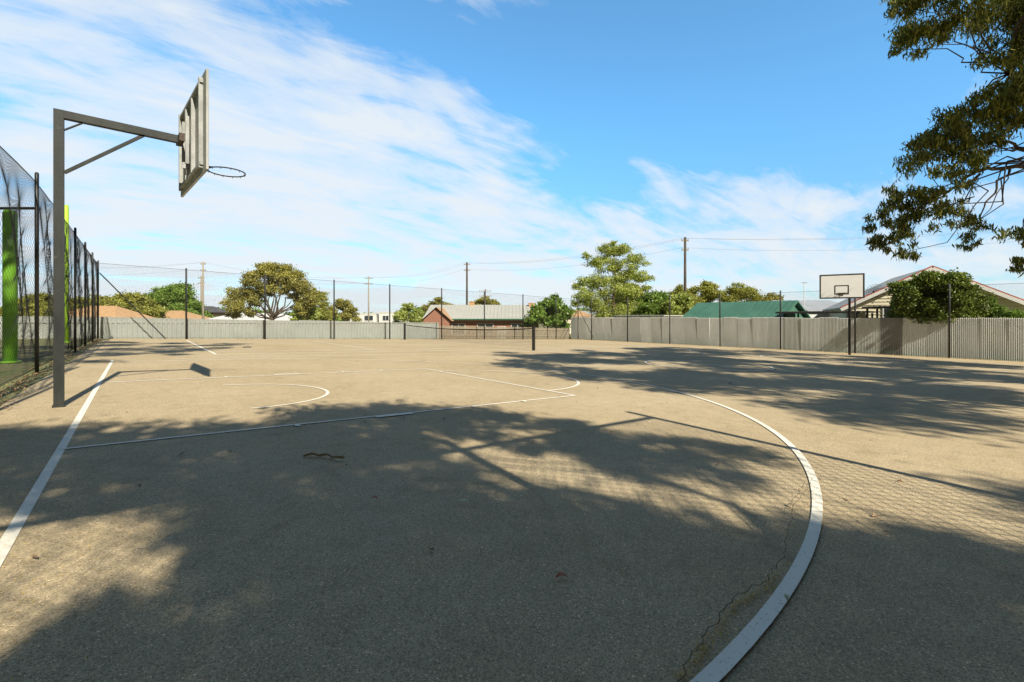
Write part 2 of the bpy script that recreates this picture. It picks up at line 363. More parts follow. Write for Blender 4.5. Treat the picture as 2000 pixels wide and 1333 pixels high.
# ---------------- tennis net
E=empty('tennis_net',(13.75,15.8,cz(13.75)),'sagging black tennis net strung between two dark posts','tennis net')
for y in (0,12.9):
    G().box((0,y,.53),(.1,.1,1.07)).box((0,y,1.075),(.12,.12,.02)).make('post','blackpipe',E)
def top(y): t=y/12.9; return 1.0-.28*4*t*(1-t)*.6
g=G(); 
for i in range(24):
    a=12.9*i/24; b=12.9*(i+1)/24; g.quad((0,a,top(a)-.05),(0,b,top(b)-.05),(0,b,top(b)),(0,a,top(a)))
g.make('top_band','black',E)
g=G(); y=.1
while y<12.8:
    g.box((0,y,(top(y)-.05+.12)/2),(.003,.003,top(y)-.17)); y+=.07
for k in range(12):
    z=.12+k*.065; g.tube([(0.002,12.9*i/16,z*(top(12.9*i/16)/1.0)) for i in range(17)],.0022,4,False)
g.make('netting','wire',E)
# ---------------- hoops
def hoop(px,py,sgn,ztop,boardx,boardrot,label,detail=True):
    E=empty('basketball_hoop',(px,py,cz(px)),label,'basketball hoop','basketball hoops on the court')
    bw=1.82; post='greypost' if detail else 'blackpipe'
    pole=G().box((0,0,ztop/2-.02),(.088,.088,ztop+.04)); pole.box((0,0,.01),(.11,.11,.03)); pole.make('pole',post,E)
    al=abs(boardx-px)-.17
    arm=G().beam((sgn*.045,0,ztop-.045),(sgn*al,0,ztop-.075),.08,.09); arm.make('arm',post,E)
    G().beam((sgn*.045,0,ztop-.72),(sgn*.78,0,ztop-.105),.035,.035).make('brace',post,E)
    G().beam((sgn*.045,0,ztop-.22),(sgn*.2,0,ztop-.1),.04,.012).make('gusset',post,E)
    bz0=2.82; H=1.2; zc=bz0+H/2
    R=Matrix.Rotation(boardrot,3,'Z'); bx=sgn*abs(boardx-px)
    def T(x,y,z): v_=R@Vector((x*sgn,y,0)); return Vector((bx+v_.x,v_.y,z))
    Rm=R
    bd=G().box(T(0,0,zc),(.022,bw,H),Rm).make('backboard','boardback' if detail else 'boardwhite',E)
    bd['label']='weathered pale rectangular backboard' if detail else 'white backboard with black border'
    g=G().box(T(.0125,0,zc),(.002,bw-.004,H-.004),Rm); g.make('face','boardwhite',bd)
    g=G(); t=.065
    for cy,cz_,w,h in ((0,zc+H/2-t/2,bw,t),(0,zc-H/2+t/2,bw,t),(-bw/2+t/2,zc,t,H-2*t),(bw/2-t/2,zc,t,H-2*t),
                       (0,zc+.03,.59,.05),(0,zc-.38,.59,.05),(-.27,zc-.175,.05,.36),(.27,zc-.175,.05,.36)):
        g.box(T(.0155,cy,cz_),(.003,w,h),Rm)
    g.make('border','black',bd)
    g=G()
    for yy in (-.72,.72): g.box(T(-.036,yy,zc),(.045,.04,H-.1),Rm)
    for zz in (-.50,.50): g.box(T(-.0325,0,zc+zz),(.038,bw-.3,.035),Rm)
    for yy in (-.22,.22): g.box(T(-.036,yy,zc-.02),(.045,.04,.96),Rm)
    g.make('frame','boardframe',bd)
    for yy in (-.13,.13): G().box(T(-.085,yy,ztop-.1),(.04,.03,.62),Rm).make('bracket_rail','boardframe',E)
    G().box(T(-.14,0,ztop-.075),(.06,.28,.10),Rm).make('mounting_bracket','rust',E)
    rim=G(); rz=3.07; rx=.17+.225
    ring=[T(rx+.225*math.cos(a),.225*math.sin(a),rz) for a in [2*math.pi*i/40 for i in range(40)]]
    rim.tube(ring+[ring[0]],.009,8,False)
    rim.box(T(.03,0,rz-.03),(.02,.16,.13),Rm); 
    for yy in (-.07,.07): rim.tube([T(.03,yy,rz),T(.1,yy*1.4,rz-.002),T(rx-.19,yy*1.9,rz)],.008,6)
    rim.tube([T(.03,0,rz-.09),T(.1,0,rz-.05),T(.18,0,rz)],.007,6)
    for i in range(12):
        a=2*math.pi*i/12; p=T(rx+.225*math.cos(a),.225*math.sin(a),rz-.014); rim.tube([p+Vector((0,0,.006)),p-Vector((0,0,.012))],.004,5)
    rim.make('rim','rust' if not detail else 'greypost',E)
    return E
hoop(-.72,7.6,1,3.46,.58,math.radians(4.5),'charcoal steel post hoop with cantilevered arm and worn backboard')
hoop(28.2,8.1,-1,3.62,27.05,math.radians(18),'black post hoop with white black-bordered backboard near iron fence',False)
# ---------------- lime posts
for (x,y,h,r,mt,lb) in ((-2.2,15,3.3,.12,'lime','thick green post standing behind chain-link mesh'),(-2.2,25.4,5.35,.08,'limebright','slender tall lime green post behind chain-link mesh')):
    g=G(); g.tube([(0,0,-.1),(0,0,h),(0,0,h+.02)],[r,r,r*.9],16); g.tube([(0,0,0),(0,0,.04)],r*1.5,12)
    E=empty('shade_post',(x,y,gz(x,y)),lb,'post','lime green posts'); g.make('shaft',mt,E,True)
    G().tube([(0,0,h+.021),(0,0,h+.05)],r*.8,12).make('cap',mt,E)
    if h<4: 
        a_=P(10.4,-13)-E.location; b_=P(10.4,-10.4)-E.location; a_.z=b_.z=h+.1; G().beam(a_,b_,.05,.05).make('crossbeam','blackpipe',E)
# ---------------- foliage
def leaves(clumps,L,Wd,dens,droop=0.0,sub=14,spread=.3,seed=0):
    r=np.random.default_rng(seed); V=[]
    for (cx,cy,cz_,rx,ry,rz) in clumps:
        n=int(dens*(rx*ry+rx*rz+ry*rz)/3)
        s=r.normal(size=(sub,3)); s/=np.linalg.norm(s,axis=1)[:,None]; s*=r.uniform(.35,.95,size=(sub,1))
        q=r.normal(size=(n,3))*spread*.62; p=s[r.integers(0,sub,n)]+q*np.array([1,1,.75])
        p=p*np.array([rx,ry,rz])+np.array([cx,cy,cz_])
        ax=r.normal(size=(n,3)); ax[:,2]-=droop*1.6; ax/=np.linalg.norm(ax,axis=1)[:,None]
        o=r.normal(size=(n,3)); sd=np.cross(ax,o); sd/=np.linalg.norm(sd,axis=1)[:,None]+1e-9
        l=L*r.uniform(.6,1.25,size=(n,1)); w=Wd*r.uniform(.7,1.2,size=(n,1))
        quad=np.stack([p-ax*l/2,p+sd*w/2-ax*l*.1,p+ax*l/2,p-sd*w/2-ax*l*.1],axis=1)
        V.append(quad.reshape(-1,3))
    V=np.concatenate(V); return V
def leafobj(name,V,mat,parent):
    n=len(V)//4; me=bpy.data.meshes.new(name)
    me.vertices.add(len(V)); me.vertices.foreach_set('co',V.astype(np.float32).ravel())
    me.loops.add(len(V)); me.loops.foreach_set('vertex_index',np.arange(len(V),dtype=np.int32))
    me.polygons.add(n); me.polygons.foreach_set('loop_start',np.arange(0,len(V),4,dtype=np.int32))
    me.update(calc_edges=True); me.validate(); me.materials.append(M[mat])
    o=bpy.data.objects.new(name,me); col.objects.link(o); o.parent=parent; return o
def limb(g,a,b,r0,r1,n=6,wob=.08,k=8):
    a=Vector(a); b=Vector(b); L=(b-a).length; pts=[]
    for i in range(n+1):
        t=i/n; p=a.lerp(b,t)
        if 0<i<n: p+=Vector((random.gauss(0,wob*L*.5),random.gauss(0,wob*L*.5),random.gauss(0,wob*L*.3)))
        p.z+=.06*L*math.sin(math.pi*t); pts.append(p)
    g.tube(pts,[r0+(r1-r0)*i/n for i in range(n+1)],k); return pts
def tree(d,s,zb,H,cr,label,mat,trunkh=.35,L=.3,Wd=.16,dens=900,nclump=10,bark='bark',seed=1,shape=None,name='tree',group=None,tr=None,sub=14):
    random.seed(seed); p=P(d,s); E=empty(name,(p.x,p.y,zb),label,'tree',group)
    th=H*trunkh; tr=tr or H*.025; g=G()
    g.tube([(0,0,-.3),(0,0,th*.3),(.05*H*random.uniform(-1,1)*.4,0,th)],[tr*1.3,tr,tr*.8],9)
    cl=[]
    for i in range(nclump):
        a=i*2.4+random.uniform(-.3,.3); t=(i+.5)/nclump
        rr=cr*(.25+.62*math.sqrt(random.random()))*(1-.45*t*t)*(0.6+.8*min(1,(1-t)*2))/1.15
        h=th*1.0+(H-th)*(.12+.76*t)
        cr_=cr*random.uniform(.34,.5)
        cl.append((rr*math.cos(a),rr*math.sin(a),h,cr_,cr_,cr_*.75))
    if shape: cl=shape
    for c in cl: limb(g,(0,0,th*.85),(c[0]*.8,c[1]*.8,c[2]-c[5]*.4),tr*.5,tr*.08,5,.1,6)
    g.make('trunk',bark,E,True)
    leafobj('crown',leaves(cl,L,Wd*1.15,dens*1.9,.3,sub,.38,seed=seed),mat,E)
    return E
tree(60,-49.5,-1.6,5.3,3.6,'low olive green bushy tree behind steel fence','yellowgreen',.2,.28,.15,1300,12,seed=3,tr=.12)
tree(55,-49.2,-1.6,4.5,3.4,'rounded golden green shrub tree behind steel fence','yellowgreen',.2,.28,.15,1300,10,seed=31,tr=.12)
tree(56,-55.5,-1.6,5.0,3.4,'rounded golden green shrub tree behind steel fence','yellowgreen',.2,.28,.15,1300,10,seed=32,tr=.12)
tree(80,-57,-2,8.2,4.4,'bright green leafy tree behind tiled roof','green',.25,.35,.2,900,12,seed=5)
tree(85,-62,-2,6.6,3.5,'bright green leafy tree behind tiled roof','green',.25,.35,.2,900,10,seed=6)
sh=[(-4.4,-.5,3.3,1.4,1.4,1.1),(-3.7,.3,5.0,1.6,1.6,1.3),(-2.5,0,6.7,1.5,1.5,1.2),(-1.0,.3,7.9,1.4,1.4,1.0),(.6,0,8.1,1.5,1.5,1.1),(2.2,.2,7.3,1.6,1.6,1.2),(3.5,-.2,5.8,1.5,1.5,1.2),(1.0,.6,6.0,1.5,1.5,1.0),(-1.2,.5,5.6,1.3,1.3,.9),(4.5,.2,4.2,1.2,1.2,1.0),(-5.0,.2,2.4,.9,.9,.7),(2.6,.8,4.4,1.0,1.0,.7),(-2.6,.6,4.2,1.1,1.1,.8),(0,.8,6.8,1.3,1.3,.9),(-3.4,.5,2.6,.9,.9,.7),(3.6,.4,3.0,1.1,1.1,.8),(5.2,.2,5.0,.8,.8,.6)]
def rotsh(sh):
    return [(RT.x*a+FW.x*b_,RT.y*a+FW.y*b_,c,r1,r2,r3) for a,b_,c,r1,r2,r3 in sh]
tree(60,-30.4,-.9,9,6,'spreading gum tree with golden olive foliage and open limbs','olive',.22,.24,.12,1000,shape=rotsh(sh),bark='barkdark',seed=8,tr=.26,sub=12)
tree(66,-27.6,-2,6.6,2.6,'smaller yellow green tree beside larger gum','yellowgreen',.3,.24,.11,800,9,seed=9)
tree(80,-28.5,-2,6,2.4,'thin olive tree behind steel fence','olive',.3,.3,.16,700,8,seed=10)
tree(70,-15.4,-2,5.3,2.3,'light green small tree beside white houses','lightgreen',.2,.28,.15,900,8,seed=12)
tree(62,-26.6,-2,4.6,2.0,'low green shrub tree behind steel fence','lightgreen',.2,.26,.15,900,8,seed=13)
tree(95,-14.5,-2.5,7.5,3.2,'distant olive tree behind brick house','olive',.3,.4,.2,700,8,seed=14)
tree(95,-5.6,-2.5,7.8,3.0,'distant russet tree behind brick house','olive',.3,.4,.2,700,8,seed=15)
tree(47,3.6,-1.7,4.9,2.1,'dense green tree beside brick house','green',.25,.28,.15,900,9,seed=16)
sh=[(-2.6,0,4.5,1.3,1.3,1.0),(-1.8,.3,6.2,1.3,1.3,1.0),(-1.5,0,7.9,1.1,1.1,.9),(-.5,.3,9.2,1.0,1.0,.8),(.9,0,9.1,1.1,1.1,.8),(2.3,.2,8.1,1.2,1.2,.8),(3.0,0,6.6,1.0,1.0,.8),(1.4,.3,6.6,1.3,1.3,1.0),(0,.4,5.2,1.5,1.5,1.2),(2.0,0,4.9,1.2,1.2,1.0),(-1.2,0,3.4,1.4,1.4,1.0),(1.0,0,3.2,1.5,1.5,1.0),(2.9,.3,3.4,1.2,1.2,.9),(0.2,.1,7.5,1.1,1.1,.9),(-3.2,.2,5.6,.7,.7,.5),(-3.5,0,3.9,.6,.6,.4),(3.5,.2,5.4,.6,.6,.4),(-2.6,0,8.6,.5,.5,.4),(.1,0,9.9,.5,.5,.3)]
tree(47,10.0,-1.5,9.6,4,'tall airy light green tree behind corrugated fence','lightgreen',.25,.19,.08,1100,shape=rotsh(sh),seed=17,tr=.12,sub=14)
tree(47,14.2,-1.2,4.9,2.2,'bright green shrub behind corrugated fence','green',.2,.24,.13,1000,9,seed=18,tr=.1)
tree(44,15.6,-1.2,4.6,1.9,'bright green shrub behind corrugated fence','lightgreen',.2,.22,.13,1300,9,seed=19,tr=.1)
tree(52,12.8,-1.2,6.2,2.4,'green tree behind corrugated fence','yellowgreen',.2,.24,.12,900,9,seed=22,tr=.1)
tree(50,17.6,-1.2,5.8,2.3,'golden bamboo clump behind green roofed shed','yellowgreen',.1,.4,.06,1500,9,seed=20,tr=.1)
tree(60,24.6,-1.2,7.0,2.6,'small olive tree behind green roofed shed','yellowgreen',.25,.26,.13,800,9,seed=21)
tree(65,31.6,-1.2,6.8,3.2,'olive green tree behind green roofed shed','yellowgreen',.25,.28,.12,700,10,seed=23)
tree(62,34.5,-1.2,5.4,2.2,'olive green tree behind green roofed shed','olive',.25,.28,.12,700,10,seed=24)
random.seed(4); E=empty('hedge_bush',(32.5,5.65,gz(32.5,5.65)),'dense rounded green bush spilling over corrugated fence','bush')
cl=[]
for i in range(64):
    a=random.uniform(0,6.28); r_=random.random()**.5; zz=random.uniform(1.9,4.05)
    wz=math.sqrt(max(.12,1-((zz-2.8)/1.5)**2))
    cl.append((math.cos(a)*r_*.8*wz-.1,math.sin(a)*r_*1.7*wz,zz,.45,.5,.42))
cl+=[(-.65,.2,2.05,.4,.9,.35),(-.55,-.7,2.2,.35,.6,.35),(-.6,.9,2.3,.35,.6,.35),(-.7,.1,1.8,.3,.6,.25)]
leafobj('crown',leaves(cl,.13,.08,6500,0,22,.42,seed=40),'hedge',E)
g=G(); 
for i in range(5): limb(g,(0,0,-.1),(random.uniform(-.3,.3),random.uniform(-.8,.8),2.4),.06,.02,5,.08,6)
g.make('trunk','barkdark',E)
E=empty('shrub',(32.9,3.0,gz(32.9,3.0)),'light green feathery shrub behind corrugated fence','bush')
cl=[(0,-.1,1.9,.4,.5,.45),(0,.4,2.4,.35,.35,.4),(0,-.3,2.1,.35,.4,.35),(0,.6,2.0,.4,.45,.4),(0,.5,2.8,.2,.2,.3)]
leafobj('crown',leaves(cl,.2,.05,4500,-.3,12,.36,seed=41),'green',E)
g=G(); limb(g,(0,0,-.1),(0,.2,2.1),.05,.02); g.make('trunk','bark',E)
cl=[]; random.seed(77)
for i in range(150):
    th=math.radians(-62+124*i/149); d_=random.uniform(150,190); q=P(d_*math.cos(th),d_*math.sin(th)); h=random.uniform(2.0,4.2)
    cl.append((q.x,q.y,h-3.0,5.5,5.5,h*.75))
V=leaves(cl,1.3,.8,40,0,8,.4,seed=50)
o=leafobj('distant_trees',V,'green',None); o['kind']='stuff'
# ---------------- the hanging gum (crown reaches over the court)
E=empty('gum_tree',(17.5,-3.5,gz(17.5,-3.5)),'large gum tree with drooping olive foliage over the court','tree','gum trees shading the courts')
base=Vector(E.location)
vis=[(11,9.55,8.05,.75),(11,9.2,7.3,.42),(11,10.5,8.2,.75),(11.2,11.7,8.0,.85),(11,11.6,6.9,.65),(11,10.9,5.95,.55),(11,10.2,5.4,.6),(11.3,11.6,5.7,.7),(11,9.55,4.75,.58),(11,10.4,4.6,.55),(11,9.1,3.85,.46),(11,9.75,3.95,.40),(11,10.3,5.1,.42),
 (11,8.7,3.2,.4),(11,9.35,3.1,.43),(11,10.1,3.5,.38),(11,10.8,3.25,.34),(11,11.85,2.85,.38),(11.2,11.1,5.0,.42),(11.2,12.6,6.5,1.0),(11.2,12.9,5.2,.6),(11,9.2,2.6,.26),(11,10.6,2.8,.22),(11.3,10.9,5.6,.4),(11.5,12.5,8.2,1.1),(11,12.1,7.2,.6),(11,11.9,6.2,.5),(11,11.95,2.3,.28),(11,9.0,8.3,.4),(11,10.0,7.6,.28),(11,8.6,2.75,.25)]
cl=[]; ends=[]
for d_,s_,z_,r_ in vis:
    q=P(d_,s_,z_)-base; cl.append((q.x,q.y,q.z,r_,r_,r_*1.0)); ends.append(q)
V1=leaves(cl,.165,.034,3700,1.2,13,.27,seed=60)
random.seed(21); cl2=[]; ends2=[]
n=0
def infoot(x,y):
    if x<7.0 or x>27 or y<.6 or y>15.6: return False
    if y>4.5 and x<7.2+(y-4.5)*.12+max(0,y-9)*.4: return False
    if y>12+ (x-9)*.25: return False
    return True
for i in range(600):
    if n>=150: break
    x=random.uniform(7.3,26.5); y=random.uniform(.4,15.2)
    if not infoot(x,y): continue
    if (x-20)**2/9+(y-8)**2/1.2<1 or (x-10)**2/1.5+(y-7.5)**2/.5<1: continue
    z=7.2+.25*y+random.uniform(-.4,.9); q=Vector((x-.106*z,y-1.25*z,z))-base; r_=random.uniform(.7,1.15)
    cl2.append((q.x,q.y,q.z,r_,r_,r_*.6)); ends2.append(q); n+=1
for x,y,r_ in ((7.6,1.4,.7),(7.5,2.6,.6),(7.3,4.6,.6),(7.3,6.6,.65),(7.9,8.8,.7),(9,11,.8),(10.3,13,.7),(11,14.3,.6),(8.2,.8,.7),(8.4,3.6,.8),(8.3,5.6,.7),(24,2.5,1),(26,3.0,.9),(20,14.6,.8),(23,15,.8),(16,14.5,.8),(9,2,.9),(10,4,.9),(9.5,6,.8),(11,9.5,.9),(13,12.5,.9),(8.3,2,.7),(12,2,1),(11,6,.9)):
    z=7.2+.25*y; q=Vector((x-.106*z,y-1.25*z,z))-base; cl2.append((q.x,q.y,q.z,r_,r_,r_*.6)); ends2.append(q)
V2=leaves(cl2,.24,.1,850,.5,12,.42,seed=61)
leafobj('crown',np.concatenate([V1,V2]),'gum',E)
g=G(); g.tube([(0,0,-.3),(0,0,1.2),(-.2,.3,2.6),(-.3,.6,4.0)],[.55,.42,.36,.32],12)
random.seed(5)
forks=[]
for tgt,r_ in ((P(11.2,12.6,4.9)-base,.14),(P(11.3,11.9,6.9)-base,.13),(Vector((-4,-5,5.5)),.17),(Vector((3,-6,6)),.15),(Vector((-7,-4,7)),.13),(Vector((-1,-2,7)),.16),(Vector((5,-2,7.5)),.13),(Vector((-6,-8,5.5)),.1),(Vector((0,-8,6)),.12)):
    forks+=limb(g,(-.3,.6,3.6),tgt,r_,r_*.45,7,.07,8)[4:]
for q in ends: 
    f=min(forks,key=lambda p:(p-q).length); limb(g,f,q,.022,.006,6,.12,5)
for q in ends2[::2]:
    f=min(forks,key=lambda p:(p-q).length); limb(g,f,q,.045,.012,5,.12,5)
for a,b_,r_ in (((11.1,12.4,4.6),(11,10.5,4.3),.06),((11,11.6,4.5),(11,10.9,3.4),.03),((11,10.9,4.4),(11,9.5,3.5),.03),((11.2,12.6,4.9),(11.1,11.3,5.2),.05),((11,12.4,4.7),(11,11.9,3.0),.03)):
    limb(g,P(*a[:2],a[2])-base,P(*b_[:2],b_[2])-base,r_,r_*.4,7,.09,7)
g.make('trunk','barkdark',E,True)
# ---------------- shade tree behind the near court corner
E=empty('gum_tree',(1.2,-6.5,gz(1.2,-6.5)),'gum tree standing outside the mesh casting dappled shade','tree','gum trees shading the courts'); base=Vector(E.location)
foot=[(-1.1,5.7,.6),(-.4,5.4,.6),(.3,5.15,.55),(.9,5.0,.45),(1.5,5.4,.6),(2.1,5.2,.65),(2.7,4.7,.6),(3.2,4.0,.5),(3.5,3.5,.35),(-1.2,4.9,.6),(-.6,4.5,.6),(0,4.35,.5),(-.9,3.9,.45),(.2,3.6,.55),(.9,4.2,.55),(1.4,4.1,.6),(2.1,4.3,.5),
 (.6,3.1,.6),(1.2,3.3,.55),(1.0,2.6,.5),(.45,2.4,.5),(1.5,2.5,.4),(1.35,1.9,.5),(.9,1.6,.5),(1.6,1.3,.5),(3.0,3.0,.4),(3.3,2.5,.5),(3.8,2.2,.35),(2.8,2.2,.35),(4.0,1.8,.25),(3.2,1.8,.35),(.35,1.3,.4),(.6,.9,.5),(1.2,.8,.6),(1.9,.9,.45),(2.0,.4,.5),(2.6,.3,.5),(2.5,.85,.35),(3.0,.2,.35),(.15,2.3,.25),(2.5,3.1,.22),(1.9,1.9,.35),(-2,6,.8),(-2.5,5,.8),(1.5,0,.8),(.3,.2,.8),(3,-1,.9),(0,-1,1),(1.5,-1.5,1),(-1.5,1,.7),(-1.6,3,.5),(1.6,3.7,.42),(2.5,3.7,.32),(-.35,3.8,.35),(2.05,1.35,.35),
 (-.25,2.1,.35),(-.6,1.6,.4),(-.4,.9,.5),(.2,2.9,.4),(.7,.4,.5),(3.0,2.6,.35),(3.4,3.0,.3),(1.3,4.8,.5),(.5,4.7,.45),(.15,1.6,.35),(.55,1.95,.38),(-.05,1.1,.45),(1.15,1.3,.4),(1.6,.9,.4),(.8,2.2,.35),(.9,1.1,.4),(2.4,.55,.35),
 (-2,-2.5,1.1),(0,-3,1.2),(2,-3,1.2),(4,-2.5,1.1),(4.5,-.6,.8),(-3,0,1),(-3.2,3,1)]
cl=[];ends=[]; random.seed(9)
for x,y,r_ in foot:
    z=6.2+random.uniform(-.6,1.4); q=Vector((x-.106*z,y-1.25*z,z))-base; cl.append((q.x,q.y,q.z,r_*1.0,r_*1.0,r_*.8)); ends.append(q)
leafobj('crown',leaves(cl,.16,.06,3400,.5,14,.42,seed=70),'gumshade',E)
g=G(); g.tube([(0,0,-.3),(0,0,1),(.1,.1,2.2),(0,.2,3.4)],[.4,.3,.26,.22],12); forks=[]
for tgt in ((-2,1,4.8),(1,2,5.2),(0,-1,5.5),(2,-1,5),(-1.5,-2,5),(0,3.5,5)): forks+=limb(g,(0,.2,3.2),tgt,.08,.035,6,.07,8)[2:]
for q in ends:
    f=min(forks,key=lambda p:(p-q).length); limb(g,f,q,.018,.006,4,.1,5)
g.make('trunk','bark',E,True)
E=empty('gum_tree',(-7.5,5.5,gz(-7.5,5.5)),'tall gum tree outside the side fence casting shade','tree','gum trees shading the courts'); base=Vector(E.location)
cl=[];ends=[]
for x,y,r_ in ((-.8,17.5,.7),(.2,18.5,.8),(1.2,19.5,.8),(-.6,20.5,.9),(.8,21.8,.8),(2.2,22.3,.7),(-1,23,.9),(2.2,20.4,.5),(3,23.6,.6),(1,24.2,.7),(-2,19,.9),(-2.5,22,1),(.6,16.9,.4),(-3,16,1),(-1,25.5,.9),(-.9,14.8,.5),(-3.5,13,1)):
    z=8.9+random.uniform(0,.9)+.12*max(0,y-18); q=Vector((x-.106*z,y-1.25*z,z))-base; cl.append((q.x,q.y,q.z,r_,r_,r_*.6)); ends.append(q)
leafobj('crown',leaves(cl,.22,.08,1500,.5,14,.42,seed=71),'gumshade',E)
g=G(); g.tube([(0,0,-.3),(.1,0,2),(.3,.2,4.4),(.8,.5,6)],[.42,.33,.27,.22],12); forks=[]
for tgt in ((5.5,2,8.9),(5,4.5,9.6),(6.2,6.5,9.9),(3,6,9.4),(3,0,8)): forks+=limb(g,(.8,.5,5.8),tgt,.14,.05,6,.05,8)[2:]
for q in ends:
    f=min(forks,key=lambda p:(p-q).length); limb(g,f,q,.04,.012,4,.08,5)
g.make('trunk','bark',E,True)
# ---------------- buildings
CAMROT=math.atan2(RT.y,RT.x)
def house(d,s,zb,Lx,Wy,wall,roofh,wm,rm,label,rot=CAMROT,hip=0.0,over=.4,windows=(),name='house',pos=None,trim=None,chimneys=(),door=None,trimmat='white'):
    p=pos or P(d,s); E=empty(name,(p.x,p.y,zb),label,'house' if 'shed' not in name else 'shed',None,rot)
    hx,hy=Lx/2,Wy/2; g=G()
    g.quad((-hx,-hy,-1),(hx,-hy,-1),(hx,-hy,wall),(-hx,-hy,wall)); g.quad((hx,-hy,-1),(hx,hy,-1),(hx,hy,wall),(hx,-hy,wall))
    g.quad((hx,hy,-1),(-hx,hy,-1),(-hx,hy,wall),(hx,hy,wall)); g.quad((-hx,hy,-1),(-hx,-hy,-1),(-hx,-hy,wall),(-hx,hy,wall))
    if hip==0 and roofh>0:
        for x in (-hx,hx): g.quad((x,-hy,wall),(x,hy,wall),(x,0,wall+roofh))
    W_=g.make('wall',wm,E)
    ox,oy=hx+over,hy+over; k=roofh/hy if hy else 0; ze=wall-k*over; zr=wall+roofh; th=.1; g=G()
    if roofh<=.01:
        g.box((0,0,wall+.08),(Lx+2*over,Wy+2*over,.16))
    else:
        rx=ox-hip
        for dz in (.03,.03+th):
            g.quad((-ox,-oy,ze+dz),(ox,-oy,ze+dz),(rx,0,zr+dz),(-rx,0,zr+dz)); g.quad((ox,oy,ze+dz),(-ox,oy,ze+dz),(-rx,0,zr+dz),(rx,0,zr+dz))
            if hip: g.quad((ox,-oy,ze+dz),(ox,oy,ze+dz),(rx,0,zr+dz)); g.quad((-ox,oy,ze+dz),(-ox,-oy,ze+dz),(-rx,0,zr+dz))
        ring=[(-ox,-oy),(ox,-oy),(ox,oy),(-ox,oy)]
        if hip:
            for i in range(4):
                a=ring[i]; b_=ring[(i+1)%4]; g.quad((*a,ze+.03),(*b_,ze+.03),(*b_,ze+.03+th),(*a,ze+.03+th))
        else:
            for sy in (-1,1): g.quad((-ox,sy*oy,ze+.03),(ox,sy*oy,ze+.03),(ox,sy*oy,ze+.03+th),(-ox,sy*oy,ze+.03+th))
            for sx in (-1,1):
                g.quad((sx*ox,-oy,ze+.03),(sx*ox,0,zr+.03),(sx*ox,0,zr+.03+th),(sx*ox,-oy,ze+.03+th)); g.quad((sx*ox,oy,ze+.03),(sx*ox,0,zr+.03),(sx*ox,0,zr+.03+th),(sx*ox,oy,ze+.03+th))
            if rm in ('greenroof','creamroof'):
                for sy in (-1,1):
                    x=-ox+.2
                    while x<ox: g.beam((x,sy*oy,ze+.14+th*.1),(x,sy*.1,zr+.14),.04,.03); x+=.4
    R_=g.make('roof',rm,E)
    if trim:
        g=G(); 
        for sy in (-1,1): g.beam((-ox,sy*(oy+.06),ze+.04),(ox,sy*(oy+.06),ze+.04),.1,.14)
        g.make('gutter',trim,E)
    for (x,z,w,h) in windows:
        f=G()
        f.box((x,-hy-.03,z+h/2+.03),(w+.12,.06,.06)).box((x,-hy-.03,z-h/2-.03),(w+.12,.06,.06)).box((x-w/2-.03,-hy-.03,z),(.06,.06,h)).box((x+w/2+.03,-hy-.03,z),(.06,.06,h)).box((x,-hy-.03,z),(.05,.05,h))
        wn=G().box((x,-hy-.01,z),(w,.03,h)).make('window','glass',E); f.make('frame',trimmat,wn)
    if door:
        x,w,h,mt=door; G().box((x,-hy-.025,h/2),(w,.05,h)).make('door',mt,E)
    for (x,y,z0,z1,mt) in chimneys:
        G().box((x,y,(z0+z1)/2),(.6,.5,z1-z0)).box((x,y,z1+.04),(.7,.6,.08)).make('chimney',mt,R_)
    return E
house(52,-45,-1.8,9,8,2.1,1.9,'cream','terra','cream house with hipped terracotta tile roof',hip=3.5,windows=((2,1,1.5,1),))
house(72,-51.5,-2,8.6,8,2.5,1.45,'cream','terra','low house with orange tiled hip roof',hip=3.5,windows=((-2,1.2,1.5,1),(2.6,1.2,1.2,1)))
house(88,-56.8,-2,6,6,4.0,1.0,'brick','darkroof','two-storey house with dark hipped roof',hip=2.4,windows=((-1,3,1.2,.9),(1.5,3,1.0,.9)))
house(75,-40.5,-2,12,8,2.5,1.1,'white','white','white house with pale low metal roof',hip=3,windows=((0,1.2,1.5,1),))
house(92,-28.2,-2,5.2,6,3.7,0,'white','white','white modern two-storey house with flat roof',over=.1,windows=((-1.4,2.9,1.2,.9),(1.2,2.9,1.6,.9)))
house(92,-22.8,-2,4.6,6,3.9,0,'white','white','white modern house with flat roof and wide windows',over=.1,windows=((-1,2.9,1.1,.9),(1.0,2.9,1.2,.9)))
BH=house(54,-3.0,-1.9,11.6,9,2.85,1.4,'brick','creamroof','red brick house with pale metal roof and green gutters',over=.5,windows=((-2.6,1.75,1.3,1.0),(.2,1.75,1.6,1.0),(3.6,1.75,1.3,1.0)),trim='darkgreen',chimneys=((-1.6,0,4.1,4.7,'terra'),(5.2,-.5,3.6,4.5,'terra')),door=(1.9,.85,2.0,'white'))
g=G(); hy=-4.5
for x in (-5.9,-3.3): g.quad((x,hy-2,-1),(x,hy,-1),(x,hy,2.7),(x,hy-2,2.7))
g.quad((-5.9,hy-2,-1),(-3.3,hy-2,-1),(-3.3,hy-2,2.7),(-4.6,hy-2,3.85),(-5.9,hy-2,2.7)); g.make('gable_wing','brick',BH)
g=G()
for sx in (-1,1): g.quad((-4.6,hy-2.3,3.98),(-4.6,hy+3.2,3.98),(-4.6+sx*1.6,hy+3.2,2.57),(-4.6+sx*1.6,hy-2.3,2.57))
g.make('gable_roof','terra',BH)
house(62,8.0,-1.5,3.6,5,2.7,.7,'cream','terra','small cottage with weathered tiled roof',hip=1.5)
house(64,9.8,-1.5,3,5,2.6,.7,'white','greyroof','small white outbuilding with grey roof',hip=1)
